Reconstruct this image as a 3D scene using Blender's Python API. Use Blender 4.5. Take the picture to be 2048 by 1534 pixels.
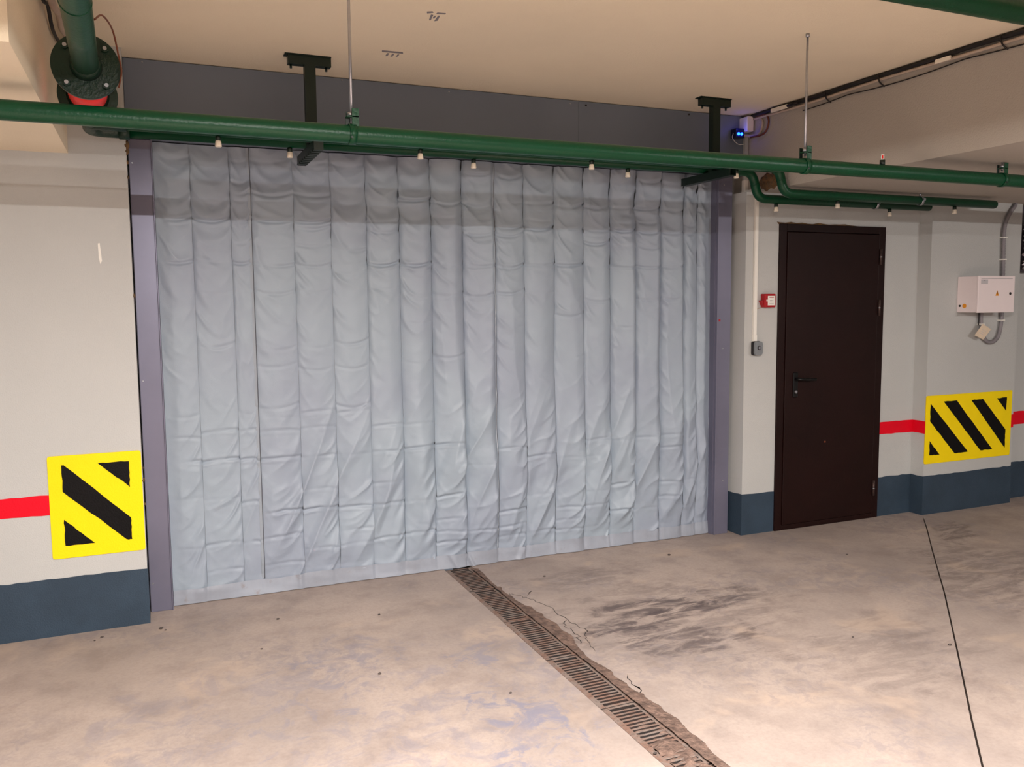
import bpy, bmesh, math, random
import numpy as np
from mathutils import Vector, Matrix

sc = bpy.context.scene
for _o in list(bpy.data.objects):
    bpy.data.objects.remove(_o)
random.seed(7)
COL = sc.collection

# ------------------------------------------------------------------ camera
H = 1.5645
FPX = 1693.1
yaw, pit, rol = [math.radians(a) for a in (23.0307, 5.3678, -0.51777)]
fw = Vector((math.sin(yaw) * math.cos(pit), math.cos(yaw) * math.cos(pit), -math.sin(pit)))
rt = Vector((math.cos(yaw), -math.sin(yaw), 0))
up = rt.cross(fw)
r2 = rt * math.cos(rol) + up * math.sin(rol)
u2 = up * math.cos(rol) - rt * math.sin(rol)
cd = bpy.data.cameras.new('camera')
cd.sensor_fit = 'HORIZONTAL'
cd.sensor_width = 36.0
cd.lens = 36.0 * FPX / 2048.0
cd.clip_start = 0.05
cam = bpy.data.objects.new('camera', cd)
COL.objects.link(cam)
M = Matrix((r2, u2, -fw)).transposed().to_4x4()
M.translation = (0, 0, H)
cam.matrix_world = M
sc.camera = cam

# ------------------------------------------------------------------ world, view, lamps
w = bpy.data.worlds.new('world')
sc.world = w
w.use_nodes = True
w.node_tree.nodes['Background'].inputs[0].default_value = (0.55, 0.6, 0.7, 1)
w.node_tree.nodes['Background'].inputs[1].default_value = 0.25
sc.view_settings.view_transform = 'Standard'
sc.view_settings.look = 'None'
sc.view_settings.gamma = 1.0
sc.view_settings.use_curve_mapping = False
sc.view_settings.exposure = 0.0

# garage luminaires: position, length along x, length along y, power, colour
LAMPS = [((0.78, 0.3, 2.42), 1.25, 0.14, 490.0, (1.0, 0.95, 0.91))]
for i, (p, lx, ly, e, c) in enumerate(LAMPS):
    ld = bpy.data.lights.new('luminaire_light', 'AREA')
    ld.shape = 'RECTANGLE'
    ld.size = lx
    ld.size_y = ly
    ld.energy = e
    ld.color = c
    lo = bpy.data.objects.new('luminaire_light', ld)
    lo.location = (p[0], p[1], p[2] - 0.012)
    COL.objects.link(lo)
# bare fluorescent tubes under the low slabs: centre, axis; the second is added to brighten the right walls
TUBES = [(-4.2, -0.3, 2.236, 'y'), (5.4, -0.6, 2.236, 'x')]
TUBE_STRENGTH = 650.0

# ------------------------------------------------------------------ materials
def lin(c):
    return tuple(((x / 255) / 12.92 if x / 255 <= 0.04045 else ((x / 255 + 0.055) / 1.055) ** 2.4) for x in c) + (1.0,)

class NT:
    def __init__(s, name):
        s.m = bpy.data.materials.new(name)
        s.m.use_nodes = True
        s.t = s.m.node_tree
        s.b = s.t.nodes['Principled BSDF']
        s.pos = s.t.nodes.new('ShaderNodeNewGeometry').outputs['Position']
    def n(s, typ, **kw):
        nd = s.t.nodes.new(typ)
        for k, v in kw.items():
            setattr(nd, k, v)
        return nd
    def link(s, a, b):
        s.t.links.new(a, b)
    def noise(s, scale, detail=4, rough=0.55, vec=None, dist=0.0):
        nd = s.n('ShaderNodeTexNoise')
        nd.inputs['Scale'].default_value = scale
        nd.inputs['Detail'].default_value = detail
        nd.inputs['Roughness'].default_value = rough
        nd.inputs['Distortion'].default_value = dist
        s.link(vec if vec is not None else s.pos, nd.inputs['Vector'])
        return nd.outputs['Fac']
    def ramp(s, fac, p0, p1, v0=0.0, v1=1.0):
        nd = s.n('ShaderNodeMapRange')
        nd.interpolation_type = 'SMOOTHSTEP'
        for k, v in zip(('From Min', 'From Max', 'To Min', 'To Max'), (p0, p1, v0, v1)):
            nd.inputs[k].default_value = v
        s.link(fac, nd.inputs['Value'])
        return nd.outputs['Result']
    def math(s, op, a, b=None):
        nd = s.n('ShaderNodeMath', operation=op)
        for i, x in enumerate((a, b)):
            if x is None:
                continue
            if isinstance(x, (int, float)):
                nd.inputs[i].default_value = x
            else:
                s.link(x, nd.inputs[i])
        return nd.outputs[0]
    def mix(s, fac, a, b):
        nd = s.n('ShaderNodeMix', data_type='RGBA')
        for sock, x in ((nd.inputs[0], fac), (nd.inputs[6], a), (nd.inputs[7], b)):
            if isinstance(x, (int, float, tuple)):
                sock.default_value = x
            else:
                s.link(x, sock)
        return nd.outputs[2]
    def bump(s, h, strength, dist=0.01):
        nd = s.n('ShaderNodeBump')
        nd.inputs['Strength'].default_value = strength
        nd.inputs['Distance'].default_value = dist
        s.link(h, nd.inputs['Height'])
        s.link(nd.outputs[0], s.b.inputs['Normal'])
    def scaled(s, sx, sy, sz):
        nd = s.n('ShaderNodeVectorMath', operation='MULTIPLY')
        s.link(s.pos, nd.inputs[0])
        nd.inputs[1].default_value = (sx, sy, sz)
        return nd.outputs[0]

def mat(name, col, rough=0.6, metal=0.0, var=0.08, vscale=2.5, bump=0.0, bscale=80, col2=None, spec=0.5, emit=0.0):
    s = NT(name)
    c = lin(col)
    c2 = lin(col2) if col2 else tuple(x * (1 - var * 2) for x in c[:3]) + (1,)
    if var > 0 or col2:
        f = s.ramp(s.noise(vscale, 5, 0.6), 0.3, 0.7)
        s.link(s.mix(f, c, c2), s.b.inputs['Base Color'])
    else:
        s.b.inputs['Base Color'].default_value = c
    s.b.inputs['Roughness'].default_value = rough
    s.b.inputs['Metallic'].default_value = metal
    s.b.inputs['Specular IOR Level'].default_value = spec
    if bump:
        s.bump(s.noise(bscale, 3, 0.6), bump)
    if emit:
        s.b.inputs['Emission Color'].default_value = c
        s.b.inputs['Emission Strength'].default_value = emit
    return s.m

m_wall = mat('painted_plaster', (188, 188, 186), 0.75, var=0.025, vscale=1.3, bump=0.25, bscale=170)
m_ceil = mat('ceiling_plaster', (243, 228, 202), 0.85, var=0.03, vscale=0.9, bump=0.25, bscale=120)
m_beam = mat('beam_plaster', (182, 174, 164), 0.8, var=0.03, vscale=1.1, bump=0.3, bscale=120)
m_blue = mat('slate_blue_paint', (52, 67, 82), 0.6, var=0.09, vscale=5, bump=0.3, bscale=150, spec=0.25)
m_red = mat('red_paint', (226, 2, 34), 0.55, var=0.02, vscale=9, bump=0.15, bscale=150, spec=0.2)
m_yellow = mat('yellow_paint', (252, 220, 8), 0.55, var=0.015, vscale=9, bump=0.15, bscale=150, spec=0.2)
m_black = mat('black_paint', (13, 10, 11), 0.6, var=0.05, vscale=30, bump=0.2, bscale=150, spec=0.15)
m_green = mat('green_pipe_enamel', (0, 64, 37), 0.36, var=0.06, vscale=8, bump=0.15, bscale=60, spec=0.35)
m_dkgreen = mat('dark_green_steel', (3, 28, 18), 0.45, var=0.06, vscale=10)
m_flange = mat('dark_green_cast_iron', (4, 44, 28), 0.42, var=0.1, vscale=12, bump=0.3, bscale=70)
m_white = mat('white_plastic', (236, 232, 224), 0.4, var=0.02, vscale=10)
m_cream = mat('cream_cap', (250, 240, 222), 0.4, var=0.02, vscale=10)
m_steel = mat('zinc_steel', (190, 192, 200), 0.32, metal=0.9, var=0.06, vscale=30)
m_head = mat('header_sheet_grey', (122, 131, 146), 0.5, metal=0.2, var=0.05, vscale=1.6, bump=0.05, bscale=30)
m_rail = mat('guide_rail_lavender_grey', (118, 117, 136), 0.36, metal=0.35, var=0.06, vscale=2.2)
m_dark = mat('dark_gap', (34, 28, 28), 0.9, var=0.1)
m_door = mat('dark_brown_door_enamel', (28, 6, 4), 0.48, var=0.12, vscale=2.2, bump=0.06, bscale=120, spec=0.22)
m_handle = mat('black_handle', (10, 9, 10), 0.4, var=0.0, spec=0.3)
m_hinge = mat('worn_brown_steel', (84, 66, 62), 0.38, metal=0.5, var=0.2, vscale=60)
m_tag = mat('cream_card', (222, 202, 178), 0.7, var=0.03, vscale=30)
m_grey = mat('grey_corrugated_hose', (138, 132, 136), 0.6, var=0.08, vscale=30)
m_blackc = mat('black_cable', (26, 20, 18), 0.55, var=0.1, vscale=30)
m_tan = mat('tan_cable', (196, 176, 158), 0.6, var=0.08, vscale=20)
m_brownc = mat('brown_wire', (110, 52, 20), 0.5, var=0.08, vscale=30)
m_orange = mat('orange_sticker', (232, 150, 22), 0.5, var=0.0)
m_box = mat('white_box_enamel', (240, 226, 226), 0.42, var=0.015, vscale=6)
m_lock = mat('lock_black', (30, 26, 28), 0.4, var=0.0)
m_labelg = mat('label_grey', (196, 190, 192), 0.5, var=0.04, vscale=200)
m_callred = mat('call_point_red', (168, 14, 26), 0.35, var=0.04, vscale=30)
m_valve = mat('valve_red', (232, 24, 16), 0.45, var=0.03, vscale=20)
m_silver = mat('switch_silver', (150, 154, 158), 0.35, metal=0.6, var=0.05, vscale=40)
m_led = mat('blue_led', (20, 70, 255), 0.4, var=0.0, emit=14.0)
m_leddark = mat('led_housing', (18, 20, 60), 0.4, var=0.05)
m_foil = mat('crinkled_foil', (206, 196, 200), 0.22, metal=0.95, var=0.1, vscale=40, bump=0.9, bscale=45)
m_ductframe = mat('duct_frame', (70, 64, 70), 0.55, var=0.1, vscale=20)
m_brown = mat('rust_brown_foam', (120, 84, 48), 0.9, var=0.3, vscale=40, bump=0.8, bscale=50, col2=(84, 70, 50))
m_pebble = mat('pebble', (84, 74, 70), 0.9, var=0.2, vscale=60)
m_dirt = mat('dry_dirt', (128, 104, 92), 0.95, var=0.3, vscale=26, bump=1.0, bscale=70, col2=(84, 66, 58))
m_lum = mat('fluorescent_tube', (255, 249, 244), 0.5, var=0.0, emit=TUBE_STRENGTH)
m_fill_tube = mat('fill_tube_glow', (255, 251, 248), 0.5, var=0.0, emit=TUBE_STRENGTH * 0.74)  # weaker glow for the added fill tube on the right

# rusty grate: random brown rust, dusty tops, sides darkened to paint in slot shade
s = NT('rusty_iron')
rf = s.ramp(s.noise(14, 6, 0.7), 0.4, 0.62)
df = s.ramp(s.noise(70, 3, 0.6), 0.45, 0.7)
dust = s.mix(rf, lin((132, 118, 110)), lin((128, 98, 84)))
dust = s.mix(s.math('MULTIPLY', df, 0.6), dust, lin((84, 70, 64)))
iron_shaded = s.mix(rf, lin((34, 28, 27)), lin((48, 32, 26)))
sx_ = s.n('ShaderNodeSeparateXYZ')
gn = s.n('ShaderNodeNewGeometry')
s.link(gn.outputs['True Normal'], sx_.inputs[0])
c = s.mix(s.ramp(sx_.outputs['Z'], 0.55, 0.8), iron_shaded, dust)
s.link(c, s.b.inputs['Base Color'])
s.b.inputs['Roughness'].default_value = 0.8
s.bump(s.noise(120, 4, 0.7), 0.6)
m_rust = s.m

# concrete floor with stains of their own shape
s = NT('stained_concrete')
big = s.noise(0.9, 5, 0.6)
mid = s.noise(4.5, 6, 0.65)
fine = s.noise(60, 4, 0.7)
c = s.mix(s.ramp(big, 0.32, 0.68), lin((180, 164, 154)), lin((156, 143, 136)))
c = s.mix(s.ramp(mid, 0.42, 0.72, 0, 0.5), c, lin((132, 118, 112)))
c = s.mix(s.ramp(fine, 0.35, 0.75, 0, 0.22), c, lin((120, 106, 100)))
c = s.mix(s.ramp(s.noise(2.2, 3, 0.6, dist=0.6), 0.56, 0.7, 0, 0.45), c, lin((192, 170, 152)))
def blob(cx, cy, rx, ry, ang, wob=0.5, nsc=3.0):
    mp = s.n('ShaderNodeMapping')
    mp.vector_type = 'TEXTURE'
    mp.inputs['Location'].default_value = (cx, cy, 0)
    mp.inputs['Rotation'].default_value = (0, 0, ang)
    mp.inputs['Scale'].default_value = (rx, ry, 1)
    s.link(s.pos, mp.inputs['Vector'])
    ln = s.n('ShaderNodeVectorMath', operation='LENGTH')
    s.link(mp.outputs[0], ln.inputs[0])
    nz = s.noise(nsc, 6, 0.65, dist=0.4)
    d = s.math('ADD', ln.outputs['Value'], s.math('MULTIPLY', s.math('SUBTRACT', nz, 0.5), wob * 4))
    return s.ramp(d, 0.55, 1.0, 1.0, 0.0)
# blue-grey paint smears on the left slab, broken into flecks
fleck = s.ramp(s.noise(13, 6, 0.72, dist=0.8), 0.46, 0.60)
fleck2 = s.ramp(s.noise(6.0, 6, 0.7, dist=1.0), 0.47, 0.60)
for b, k in ((blob(1.22, 2.88, 0.34, 0.17, -0.9, 0.5, 6.0), 0.85), (blob(1.15, 2.5, 0.30, 0.16, 0.3, 0.7, 7.0), 0.8), (blob(1.35, 3.42, 0.26, 0.14, 0.2, 0.7, 7.0), 0.5),
             (blob(0.75, 3.72, 0.4, 0.2, 0.1, 0.8, 7.0), 0.4), (blob(1.0, 2.9, 0.9, 0.7, 0.3, 0.6, 3.0), 0.35), (blob(0.2, 3.3, 0.8, 0.5, 0.2, 0.7, 3.0), 0.3)):
    c = s.mix(s.math('MULTIPLY', s.math('MULTIPLY', b, fleck2), k), c, lin((128, 126, 140)))
smear = s.math('MULTIPLY', fleck, s.ramp(s.noise(1.5, 3, 0.5), 0.46, 0.62))
c = s.mix(s.math('MULTIPLY', smear, 0.40), c, lin((132, 124, 128)))
# dark damp smudges right of the drain, streaked along the wall direction
streak = s.ramp(s.noise(1.0, 6, 0.7, vec=s.scaled(4.0, 13.0, 1.0), dist=0.8), 0.40, 0.60)
for (cx, cy, rx, ry, an, k, wob, nsc) in ((2.40, 3.64, 0.50, 0.15, 0.0, 0.75, 0.5, 6.0), (2.12, 3.47, 0.40, 0.10, 0.12, 0.8, 0.5, 7.0),
                                (2.66, 3.55, 0.40, 0.09, 0.15, 0.7, 0.5, 7.0), (2.22, 3.22, 0.42, 0.20, -0.2, 0.62, 0.6, 6.0),
                                (2.3, 3.45, 0.85, 0.6, 0.0, 0.32, 0.6, 3.0), (4.35, 3.3, 0.7, 0.5, 0.7, 0.40, 0.6, 3.0),
                                (4.95, 4.0, 0.35, 0.14, 0.6, 0.55, 0.5, 5.0), (3.0, 2.7, 0.6, 0.4, 0.2, 0.25, 0.6, 3.0), (2.2, 4.2, 0.6, 0.2, 0.0, 0.3, 0.6, 4.0)):
    c = s.mix(s.math('MULTIPLY', s.math('MULTIPLY', blob(cx, cy, rx, ry, an, wob, nsc), streak), k), c, lin((78, 68, 70)))
s.link(c, s.b.inputs['Base Color'])
s.b.inputs['Roughness'].default_value = 0.72
s.b.inputs['Specular IOR Level'].default_value = 0.35
s.bump(s.math('ADD', s.math('MULTIPLY', fine, 0.5), mid), 0.12)
m_floor = s.m
m_sub = mat('dark_subbase', (52, 46, 44), 0.95, var=0.15, vscale=10)

# woven silver-grey curtain cloth
s = NT('silver_grey_cloth')
vs = s.noise(1.2, 4, 0.6)
c = s.mix(s.ramp(vs, 0.35, 0.65), lin((150, 162, 174)), lin((144, 153, 168)))
c = s.mix(s.ramp(s.noise(9, 5, 0.7), 0.6, 0.8, 0, 0.25), c, lin((142, 142, 150)))
s.link(c, s.b.inputs['Base Color'])
s.b.inputs['Roughness'].default_value = 0.5
s.b.inputs['Specular IOR Level'].default_value = 0.45
s.bump(s.noise(300, 2, 0.5), 0.10, 0.004)
m_cloth = s.m
s = NT('hem_cloth')
c = s.mix(s.ramp(s.noise(3, 5, 0.7), 0.4, 0.7), lin((150, 156, 168)), lin((140, 144, 154)))
c = s.mix(s.ramp(s.noise(14, 6, 0.7), 0.6, 0.75, 0, 0.6), c, lin((134, 122, 116)))
s.link(c, s.b.inputs['Base Color'])
s.b.inputs['Roughness'].default_value = 0.5
m_hem = s.m
m_stitch = mat('seam_thread', (82, 84, 92), 0.7, var=0.05, vscale=20)
m_tape = mat('seam_tape', (150, 158, 168), 0.45, var=0.04, vscale=8)

# ------------------------------------------------------------------ mesh helpers
class MB:
    def __init__(s):
        s.v, s.f, s.sm = [], [], []
    def add(s, vs, fs, smooth=False):
        o = len(s.v)
        s.v += [tuple(p) for p in vs]
        s.f += [tuple(i + o for i in f) for f in fs]
        s.sm += [smooth] * len(fs)
        return s
    def box(s, x0, x1, y0, y1, z0, z1, bev=0.0):
        bm = bmesh.new()
        bmesh.ops.create_cube(bm, size=1.0)
        for v in bm.verts:
            v.co = Vector(((x0 + x1) / 2 + v.co.x * (x1 - x0), (y0 + y1) / 2 + v.co.y * (y1 - y0), (z0 + z1) / 2 + v.co.z * (z1 - z0)))
        if bev:
            bmesh.ops.bevel(bm, geom=list(bm.edges), offset=bev, segments=2, affect='EDGES', profile=0.5)
        bm.verts.index_update()
        s.add([v.co for v in bm.verts], [[v.index for v in f.verts] for f in bm.faces])
        bm.free()
        return s
    def tube(s, pts, r, seg=20, caps=True, rib=None):
        P = [Vector(p) for p in pts]
        n = len(P)
        T = []
        for i in range(n):
            a = P[max(i - 1, 0)]
            b = P[min(i + 1, n - 1)]
            T.append((b - a).normalized())
        ref = Vector((0, 0, 1)) if abs(T[0].z) < 0.9 else Vector((1, 0, 0))
        N = (ref - T[0] * ref.dot(T[0])).normalized()
        vs, fs = [], []
        for i in range(n):
            N = (N - T[i] * N.dot(T[i])).normalized()
            B = T[i].cross(N)
            rr = r[i] if isinstance(r, (list, tuple)) else r
            if rib and i % 2:
                rr *= rib
            for k in range(seg):
                a = 2 * math.pi * k / seg
                vs.append(P[i] + (N * math.cos(a) + B * math.sin(a)) * rr)
        for i in range(n - 1):
            for k in range(seg):
                k2 = (k + 1) % seg
                fs.append((i * seg + k, i * seg + k2, (i + 1) * seg + k2, (i + 1) * seg + k))
        s.add(vs, fs, True)
        if caps:
            o = len(s.v) - len(vs)
            s.f += [tuple(o + k for k in reversed(range(seg))), tuple(o + (n - 1) * seg + k for k in range(seg))]
            s.sm += [False, False]
        return s
    def cyl(s, p0, p1, r0, r1=None, seg=24):
        return s.tube([p0, p1], [r0, r0 if r1 is None else r1], seg)
    def prism(s, poly, axis, a0, a1):
        """polygon in the plane normal to axis ('y': (x,z); 'z': (x,y); 'x': (y,z)) extruded a0..a1"""
        def P(u, v, a):
            return {'y': (u, a, v), 'z': (u, v, a), 'x': (a, u, v)}[axis]
        n = len(poly)
        vs = [P(u, v, a0) for u, v in poly] + [P(u, v, a1) for u, v in poly]
        fs = [tuple(range(n)), tuple(reversed(range(n, 2 * n)))] + [(i, i + n, (i + 1) % n + n, (i + 1) % n) for i in range(n)]
        return s.add(vs, fs)
    def mesh(s, name, m, off=(0, 0, 0)):
        me = bpy.data.meshes.new(name)
        me.from_pydata([(a - off[0], b - off[1], c - off[2]) for a, b, c in s.v], [], s.f)
        me.polygons.foreach_set('use_smooth', s.sm)
        bm = bmesh.new()
        bm.from_mesh(me)
        bmesh.ops.recalc_face_normals(bm, faces=bm.faces)
        bm.to_mesh(me)
        bm.free()
        me.materials.append(m)
        me.update()
        return me
    def build(s, name, m, parent=None, loc=None):
        """top-level: origin at loc (verts given in world coords); child: verts in world coords, origin at the parent's"""
        if parent is not None:

            off = tuple(parent.location) if parent.parent is None else tuple(parent.parent.location)
            o = bpy.data.objects.new(name, s.mesh(name, m, off))
            o.parent = parent
        else:
            loc = loc or (0, 0, 0)
            o = bpy.data.objects.new(name, s.mesh(name, m, loc))
            o.location = loc
        COL.objects.link(o)
        return o

def fillet(pts, rad, n=8):
    P = [Vector(p) for p in pts]
    out = [P[0]]
    for i in range(1, len(P) - 1):
        a = (P[i - 1] - P[i])
        b = (P[i + 1] - P[i])
        la, lb = a.length, b.length
        a.normalize()
        b.normalize()
        ang = a.angle(b)
        d = min(rad / math.tan(ang / 2), la * 0.49, lb * 0.49)
        p0, p1 = P[i] + a * d, P[i] + b * d
        for k in range(n + 1):
            t = k / n
            out.append(p0 * (1 - t) ** 2 + P[i] * 2 * t * (1 - t) + p1 * t ** 2)
    out.append(P[-1])
    return out

def spline(pts, n=8):
    P = [Vector(p) for p in pts]
    P = [P[0] * 2 - P[1]] + P + [P[-1] * 2 - P[-2]]
    out = []
    for i in range(1, len(P) - 2):
        for k in range(n):
            t = k / n
            a, b, c, d = P[i - 1], P[i], P[i + 1], P[i + 2]
            out.append(0.5 * ((2 * b) + (c - a) * t + (2 * a - 5 * b + 4 * c - d) * t * t + (3 * b - a - 3 * c + d) * t ** 3))
    out.append(P[-2])
    return out

def tag(o, label=None, cat=None, group=None, kind=None):
    if label: o['label'] = label
    if cat: o['category'] = cat
    if group: o['group'] = group
    if kind: o['kind'] = kind
    return o

def thing(name, loc, label, cat, group=None):
    o = bpy.data.objects.new(name, None)
    o.empty_display_size = 0.05
    o.location = loc
    COL.objects.link(o)
    return tag(o, label, cat, group)

def place(name, me, parent, wloc, rot=None):
    """a part sharing mesh data, at a world position under a thing"""
    o = bpy.data.objects.new(name, me)
    o.parent = parent
    base = Vector((0, 0, 0))
    p = parent
    while p is not None:
        base += p.location
        p = p.parent
    o.location = Vector(wloc) - base
    if rot:
        o.rotation_euler = rot
    COL.objects.link(o)
    return o

# ------------------------------------------------------------------ structure
ZC, ZS = 2.775, 2.275           # high ceiling, low soffit
YL, YP, YCOL, YREC, YCUR = 4.47, 4.53, 4.42, 4.52, 4.682
XB0, XB1 = -0.315, 3.66         # faces of the dropped beams
XD0, XD1 = 1.535, 1.705         # drain channel

# floor: slabs around the drain channel and a saw-cut joint
floor = MB().box(-7.2, XD0, -5.2, 5.0, -0.16, 0.0).build('floor', m_floor)
tag(floor, kind='structure')
cut = [(1.705, 1.12), (2.1, 1.50), (2.506, 1.882), (2.761, 2.122), (3.25, 2.583), (3.853, 3.159), (4.45, 3.745), (4.85, 4.135), (5.075, 4.36), (5.09, 4.45), (5.09, 5.0)]
cut = [(x + random.uniform(-.004, .004), y + random.uniform(-.004, .004)) for x, y in cut]
a = [(x - 0.0026, y + 0.0026) for x, y in cut]
b = [(x + 0.0026, y - 0.0026) for x, y in cut]
MB().prism([(1.705, 5.0)] + [(1.705, 1.1265)] + a[1:], 'z', -0.16, 0.0).build('slab', m_floor, floor)
MB().prism([(1.705, -5.2), (9.2, -5.2), (9.2, 5.0)] + list(reversed(b[1:])) + [(1.705, 1.1135)], 'z', -0.16, 0.0).build('slab', m_floor, floor)
MB().box(-7.2, 9.2, -5.2, 5.0, -0.22, -0.12).build('subbase', m_sub, floor)

def ribbon(pts, wd, z0, z1):
    P = [Vector((x, y, 0)) for x, y in pts]
    L, R = [], []
    for i in range(len(P)):
        t = (P[min(i + 1, len(P) - 1)] - P[max(i - 1, 0)]).normalized()
        n = Vector((-t.y, t.x, 0))
        ww = wd * (0.5 + 0.9 * random.random()) * (1 if 0 < i < len(P) - 1 else 0.15)
        L.append(tuple((P[i] + n * ww)[:2]))
        R.append(tuple((P[i] - n * ww)[:2]))
    return MB().prism(L + R[::-1], 'z', z0, z1)
def jag(pts, n=5, amp=0.012):
    out = []
    for i in range(len(pts) - 1):
        for k in range(n):
            t = k / n
            out.append((pts[i][0] * (1 - t) + pts[i + 1][0] * t + random.uniform(-amp, amp), pts[i][1] * (1 - t) + pts[i + 1][1] * t + random.uniform(-amp, amp)))
    return out + [pts[-1]]
for pts in ([(1.72, 4.13), (1.77, 4.06), (1.80, 3.98), (1.84, 3.80), (1.83, 3.62), (1.86, 3.50), (1.82, 3.40), (1.78, 3.25)],
            [(1.84, 3.66), (1.79, 3.58), (1.80, 3.46), (1.76, 3.36)], [(1.78, 2.98), (1.76, 2.86), (1.74, 2.80)], [(1.80, 4.06), (1.85, 4.11)]):
    ribbon(jag(pts), 0.0015, -0.001, 0.0008).build('crack', m_dark, floor)

# ceiling and dropped beams
tag(MB().box(-7.2, 9.2, -5.2, 5.0, ZC, ZC + 0.1).build('ceiling', m_ceil), kind='structure')
tag(MB().box(-1.9, XB0, 2.68, YL, ZS, ZC).build('trim_1', m_ceil), 'short dropped concrete beam above the left wall', kind='structure')
tag(MB().box(-7.2, -1.9, -5.2, 4.47, ZS, ZC).build('trim_5', m_beam), 'low concrete slab of the bay to the left', kind='structure')
beam = MB().box(XB1, 9.2, -5.2, 4.9, ZS, ZC).build('trim_2', m_beam)
tag(beam, 'dropped slab with a deep plastered edge over the brown door', kind='structure')
# exposed brown patch at the wall end of the slab edge
lump = []
bm = bmesh.new()
bmesh.ops.create_icosphere(bm, subdivisions=3, radius=1.0)
for v in bm.verts:
    n = 1 + 0.18 * math.sin(v.co.y * 9) * math.cos(v.co.z * 7)
    v.co = Vector((XB1 - 0.002 + v.co.x * 0.012 * n, 4.40 + v.co.y * 0.10 * n, 2.325 + v.co.z * 0.052 * n))
bm.verts.index_update()
MB().add([v.co for v in bm.verts], [[v.index for v in f.verts] for f in bm.faces], True).build('brown_patch', m_brown, beam)
bm.free()

# walls
wl = MB().box(-7.2, -0.07, YL, 4.95, 0, ZC).build('wall_left', m_wall)
tag(wl, kind='structure')
wr = MB()
wr.box(3.59, 3.86, YP, 4.95, 0, ZS)
wr.box(3.86, 4.79, YP, 4.95, 2.078, ZS)
wr.box(4.79, 5.125, YP, 4.95, 0, ZS)
wr.box(3.86, 4.79, YP + 0.1, 4.95, 0, 2.078)
wr.box(5.125, 6.05, YCOL, 4.95, 0, ZS)
wr.box(6.05, 9.2, YREC, 4.95, 0, ZS)
wr = wr.build('wall_right', m_wall)
tag(wr, kind='structure')
tag(MB().box(-0.2, 3.66, 4.75, 4.95, 0, ZC).build('wall_back', m_wall), kind='structure')
tag(MB().box(-7.3, -7.15, -5.2, 4.95, 0, ZC).build('wall_far_left', m_wall), kind='structure')
tag(MB().box(9.1, 9.3, -5.2, 4.95, 0, ZC).build('wall_far_right', m_wall), kind='structure')
tag(MB().box(-7.2, 9.2, -5.4, -5.15, 0, ZC).build('wall_behind', m_wall), kind='structure')

def band(plan, z0, z1, name, m, parent, amp=0.003, th=0.003):
    """paint band following wall plan polyline, slightly uneven edges"""
    pts = []
    for i in range(len(plan) - 1):
        a, b = Vector(plan[i]), Vector(plan[i + 1])
        n = max(1, int((b - a).length / 0.04))
        for k in range(n):
            pts.append(a.lerp(b, k / n))
    pts.append(Vector(plan[-1]))
    # wall side points: shift back along normals
    vs, fs = [], []
    for i, p in enumerate(pts):
        t = pts[min(i + 1, len(pts) - 1)] - pts[max(i - 1, 0)]
        t.normalize()
        nn = Vector((-t.y, t.x))
        q = p + nn * (th + 0.004)
        zt = z1 + random.uniform(-amp, amp)
        zb = z0 + (random.uniform(-amp, amp) if z0 > 0.05 else 0)
        vs += [(p.x, p.y, zb), (p.x, p.y, zt), (q.x, q.y, zt), (q.x, q.y, zb)]
    for i in range(len(pts) - 1):
        o = i * 4
        for k in range(4):
            fs.append((o + k, o + (k + 1) % 4, o + 4 + (k + 1) % 4, o + 4 + k))
    fs += [(0, 1, 2, 3), tuple(len(vs) - 4 + k for k in (3, 2, 1, 0))]
    return MB().add(vs, fs).build(name, m, parent)
e = 0.003
band([(-7.15, YL - e), (-0.07 + e, YL - e), (-0.07 + e, 4.61)], 0.0, 0.280, 'painted_dado', m_blue, wl)
band([(3.59 - e, 4.695), (3.59 - e, YP - e), (3.857, YP - e)], 0.0, 0.278, 'painted_dado', m_blue, wr)
band([(4.80, YP - e), (5.125 - e, YP - e), (5.125 - e, YCOL - e), (6.05 + e, YCOL - e), (6.05 + e, YREC - e), (9.1, YREC - e)], 0.0, 0.288, 'painted_dado', m_blue, wr)
band([(-7.15, YL - e), (-0.474, YL - e)], 0.592, 0.686, 'red_stripe', m_red, wl, 0.002)
band([(4.795, YP - e), (5.125 - e, YP - e), (5.125 - e, YCOL - e), (5.13, YCOL - e)], 0.602, 0.692, 'red_stripe', m_red, wr, 0.002)
band([(6.02, YCOL - e), (6.05 + e, YCOL - e), (6.05 + e, YREC - e), (9.1, YREC - e)], 0.588, 0.690, 'red_stripe', m_red, wr, 0.002)
# pale scrape on the left wall and brown sealant blobs along its edge
MB().prism([(-0.212, 1.865), (-0.204, 1.868), (-0.198, 1.785), (-0.206, 1.770), (-0.211, 1.80)], 'y', YL - 0.0015, YL + 0.001).build('scrape', m_white, wl)
bm = bmesh.new()
bmesh.ops.create_icosphere(bm, subdivisions=2, radius=1.0)
blobv = [v.co.copy() for v in bm.verts]
bm.verts.index_update()
blobf = [[v.index for v in f.verts] for f in bm.faces]
bm.free()
def blobmesh(sx, sy, sz, rough=0.15):
    return [(p.x * sx * (1 + random.uniform(-rough, rough)), p.y * sy * (1 + random.uniform(-rough, rough)), p.z * sz * (1 + random.uniform(-rough, rough))) for p in blobv]
for z, r in ((2.33, 0.022), (2.30, 0.016), (2.25, 0.01), (2.18, 0.008), (1.62, 0.011), (0.72, 0.012), (0.60, 0.009), (0.78, 0.007)):
    MB().add([(x - 0.068, y + YL + 0.012, zz + z) for x, y, zz in blobmesh(r * 0.7, 0.014, r)], blobf, True).build('sealant', m_brown, wl)
for z, r in ((2.10, 0.006),):
    pass

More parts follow.
